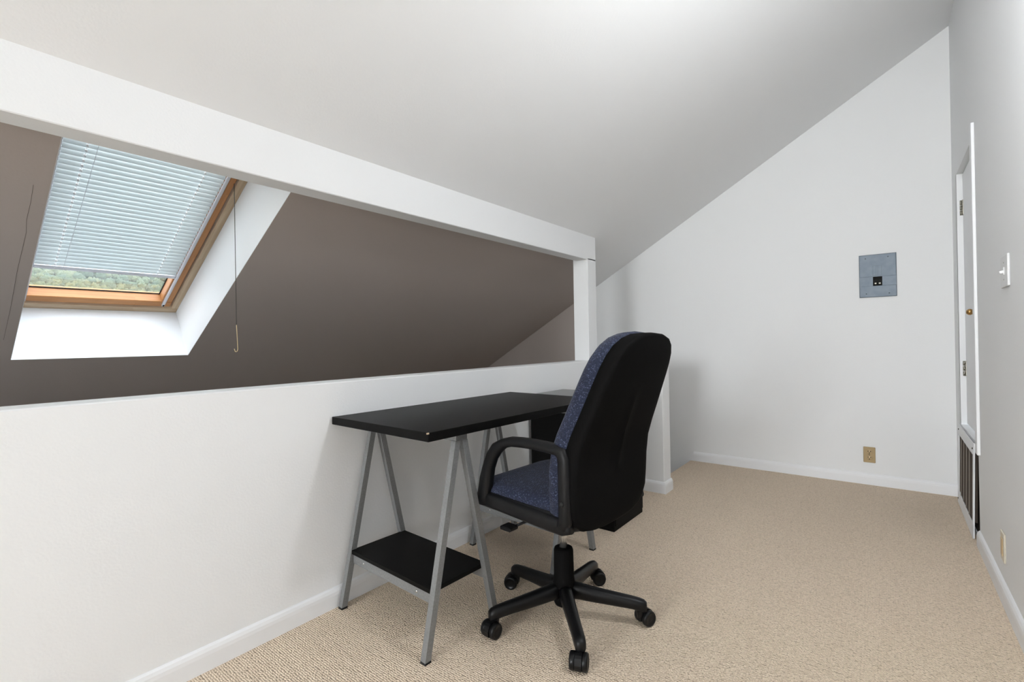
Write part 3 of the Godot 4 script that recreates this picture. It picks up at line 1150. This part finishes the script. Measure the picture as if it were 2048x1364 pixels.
	put(b, "gas_stem", M.chrome, o)
	b = Build.new()
	b.lathe([Vector2(0, 0.05), Vector2(0.036, 0.05), Vector2(0.04, 0.06), Vector2(0.042, 0.13), Vector2(0.038, 0.16), Vector2(0.037, 0.25), Vector2(0.034, 0.260), Vector2(0.026, 0.263), Vector2(0, 0.263)])
	put(b, "column", M.shell, o)
	# five spokes with twin wheel casters
	for k in 5:
		var a := deg_to_rad(-30.0 - 86.0 + 72.0 * k)
		var dir := Vector3(sin(a), 0, cos(a))
		var side := dir.cross(Vector3.UP)
		var rings := []
		for e in [[0.02, 0.048, 0.135, 0.062], [0.06, 0.05, 0.13, 0.058], [0.10, 0.047, 0.123, 0.055], [0.18, 0.043, 0.112, 0.049], [0.25, 0.041, 0.103, 0.045], [0.275, 0.040, 0.099, 0.045], [0.292, 0.036, 0.094, 0.045], [0.301, 0.026, 0.086, 0.034]]:
			var ring := []
			for q in rounded(e[1], e[3], minf(e[1], e[3]) * 0.46, 4):
				ring.append(dir * e[0] + side * q.x + Vector3(0, e[2] - e[3] / 2 + q.y, 0))
			rings.append(ring)
		b = Build.new()
		b.loft(rings)
		put(b, "spoke", M.base_plastic, o)
		caster(o, dir * 0.278, a + [0.5, -0.35, 0.75, -0.9, 0.6][k])

func caster(o: Node, at: Vector3, turn: float) -> void:
	var tr := Transform3D(Basis(Vector3.UP, turn), at)
	var b := Build.new()
	b.lathe([Vector2(0, 0.03), Vector2(0.012, 0.03), Vector2(0.014, 0.047), Vector2(0.016, 0.06), Vector2(0.013, 0.075), Vector2(0, 0.075)], tr, 16)
	# hood over the wheels
	var rings := []
	for x in [-0.011, 0.011]:
		var ring := []
		for i in 13:
			var t := deg_to_rad(-30.0 + 220.0 * i / 12)
			ring.append(tr * Vector3(x, 0.028 + 0.0305 * sin(t), 0.022 + 0.0305 * cos(t)))
		rings.append(ring)
	b.loft(rings, false)
	var c := put(b, "caster", M.base_plastic, o)
	for s in [-1.0, 1.0]:
		b = Build.new()
		var wt := tr * Transform3D(Basis(Vector3.BACK, -s * PI / 2), Vector3(s * 0.0115, 0.028, 0.022))
		b.lathe([Vector2(0, 0), Vector2(0.027, 0.0), Vector2(0.028, 0.003), Vector2(0.028, 0.012), Vector2(0.0255, 0.0175), Vector2(0.019, 0.0185), Vector2(0.017, 0.0165), Vector2(0.007, 0.0165), Vector2(0, 0.0175)], wt, 22)
		put(b, "wheel", M.base_plastic, c)

# ==================================================================== things on the walls
func build_wall_fittings() -> void:
	# breaker panel on the far wall
	var o := base("electrical_panel", Transform3D(Basis(), Vector3(-0.036, 1.311, ZF)))
	tag(o, "blue-grey metal breaker panel set in the far wall", "panel")
	var b := Build.new()
	# cover plate with a window for the breakers
	b.box(Vector3(-0.100, 0, 0), Vector3(0.100, 0.075, 0.010), 0.0015)
	b.box(Vector3(-0.100, 0.138, 0), Vector3(0.100, 0.290, 0.010), 0.0015)
	b.box(Vector3(-0.100, 0.075, 0), Vector3(-0.026, 0.138, 0.010))
	b.box(Vector3(0.025, 0.075, 0), Vector3(0.100, 0.138, 0.010))
	put(b, "cover", M.panel, o)
	b = Build.new()
	for e in [[Vector3(-0.102, -0.003, 0), Vector3(0.103, 0.0, 0.007)], [Vector3(-0.102, 0.290, 0), Vector3(0.103, 0.293, 0.007)], [Vector3(-0.103, -0.003, 0), Vector3(-0.100, 0.293, 0.007)], [Vector3(0.100, -0.003, 0), Vector3(0.103, 0.293, 0.007)]]:
		b.box(e[0], e[1])
	put(b, "rim", M.panel_line, o)
	b = Build.new()
	b.box(Vector3(-0.026, 0.075, 0.0005), Vector3(0.025, 0.138, 0.004))
	put(b, "breaker_bay", M.gap, o)
	for x in [-0.012, 0.011]:
		b = Build.new()
		b.box(Vector3(x - 0.010, 0.080, 0.004), Vector3(x + 0.010, 0.118, 0.0075), 0.001)
		var br := put(b, "breaker", M.rubber, o)
		b = Build.new()
		b.box(Vector3(x - 0.006, 0.086, 0.0075), Vector3(x + 0.006, 0.096, 0.014), 0.002)
		put(b, "toggle", M.nickel, br)
	b = Build.new()      # knock-out strips above the breakers
	for x in [-0.027, -0.010, -0.003, 0.003, 0.021]:
		b.box(Vector3(x, 0.146, 0.0098), Vector3(x + 0.0012, 0.214, 0.0108))
	b.box(Vector3(-0.027, 0.213, 0.0098), Vector3(0.022, 0.2142, 0.0108))
	b.box(Vector3(-0.027, 0.146, 0.0098), Vector3(0.022, 0.1472, 0.0108))
	put(b, "knock_out", M.panel_line, o)
	for p in [Vector2(-0.066, 0.268), Vector2(0.058, 0.270), Vector2(-0.064, 0.022), Vector2(0.062, 0.020)]:
		b = Build.new()
		b.lathe([Vector2(0, 0.0025), Vector2(0.003, 0.002), Vector2(0.004, 0), Vector2(0, 0)], Transform3D(Basis(Vector3.RIGHT, PI / 2), Vector3(p.x, p.y, 0.010)), 10)
		put(b, "screw", M.panel_line, o)

	# duplex outlet on the far wall
	o = base("wall_outlet", Transform3D(Basis(), Vector3(-0.101, 0.208, ZF)))
	tag(o, "tan duplex outlet low on the far wall", "outlet")
	b = Build.new()
	b.box(Vector3(-0.034, -0.0545, 0), Vector3(0.034, 0.0545, 0.006), 0.003)
	put(b, "plate", M.almond, o)
	for cy in [0.021, -0.020]:
		b = Build.new()
		b.lathe([Vector2(0, 0.0035), Vector2(0.0155, 0.003), Vector2(0.017, 0), Vector2(0, 0)], Transform3D(Basis(Vector3.RIGHT, PI / 2), Vector3(0, cy, 0.0055)), 20)
		var sk := put(b, "socket", M.almond_light, o)
		b = Build.new()
		for q in [[-0.007, 0.004], [0.007, 0.004]]:
			b.box(Vector3(q[0] - 0.0018, cy + q[1] - 0.005, 0.0085), Vector3(q[0] + 0.0018, cy + q[1] + 0.005, 0.0096))
		b.tube(Vector3(0.0, cy - 0.0085, 0.0080), Vector3(0.0, cy - 0.0085, 0.0096), 0.0034, -1, 10)
		put(b, "slots", M.slot, sk)
	b = Build.new()
	b.lathe([Vector2(0, 0.002), Vector2(0.0025, 0.0015), Vector2(0.003, 0), Vector2(0, 0)], Transform3D(Basis(Vector3.RIGHT, PI / 2), Vector3(0, 0.0, 0.006)), 10)
	put(b, "screw", M.slot, o)

	# toggle switch on the right wall
	o = base("light_switch", Transform3D(Basis(Vector3.UP, -PI / 2), Vector3(XR, 1.268, -2.485)))
	tag(o, "white toggle light switch on the right wall", "switch")
	b = Build.new()
	b.box(Vector3(-0.066, -0.058, 0), Vector3(0.066, 0.058, 0.0065), 0.0025)
	put(b, "plate", M.white_plastic, o)
	b = Build.new()
	b.box(Vector3(-0.010, -0.014, 0.006), Vector3(0.010, 0.014, 0.0085), 0.001)
	put(b, "bezel", M.trim, o)
	b = Build.new()
	b.box(Vector3(-0.0055, -0.006, 0.007), Vector3(0.0055, 0.005, 0.019), 0.002, Transform3D(Basis(Vector3.RIGHT, deg_to_rad(14)), Vector3.ZERO))
	put(b, "toggle", M.white_plastic, o)
	for y in [0.031, -0.031]:
		b = Build.new()
		b.lathe([Vector2(0, 0.0015), Vector2(0.003, 0.001), Vector2(0.0035, 0), Vector2(0, 0)], Transform3D(Basis(Vector3.RIGHT, PI / 2), Vector3(0, y, 0.006)), 10)
		put(b, "screw", M.nickel, o)

	# cover plate low on the right wall
	o = base("cover_plate", Transform3D(Basis(Vector3.UP, -PI / 2), Vector3(XR, 0.212, -2.63)))
	tag(o, "ivory cover plate low on the right wall above the baseboard", "plate")
	b = Build.new()
	b.box(Vector3(-0.036, -0.057, 0), Vector3(0.036, 0.057, 0.006), 0.003)
	put(b, "plate", M.ivory, o)
	b = Build.new()
	b.box(Vector3(-0.017, -0.034, 0.006), Vector3(0.017, 0.034, 0.0085), 0.001)
	put(b, "insert", M.almond_light, o)

	# little black clip at the foot of the post
	o = base("wall_clip", Transform3D(Basis(), Vector3(XL, 0.893, -3.218)))
	tag(o, "tiny black clip on the white post just above the half wall", "clip")
	b = Build.new()
	b.box(Vector3(0, -0.004, -0.022), Vector3(0.004, 0.004, 0.018), 0.0018)
	b.box(Vector3(0, -0.0025, -0.030), Vector3(0.006, 0.0025, -0.020), 0.001)
	put(b, "body", M.rubber, o)
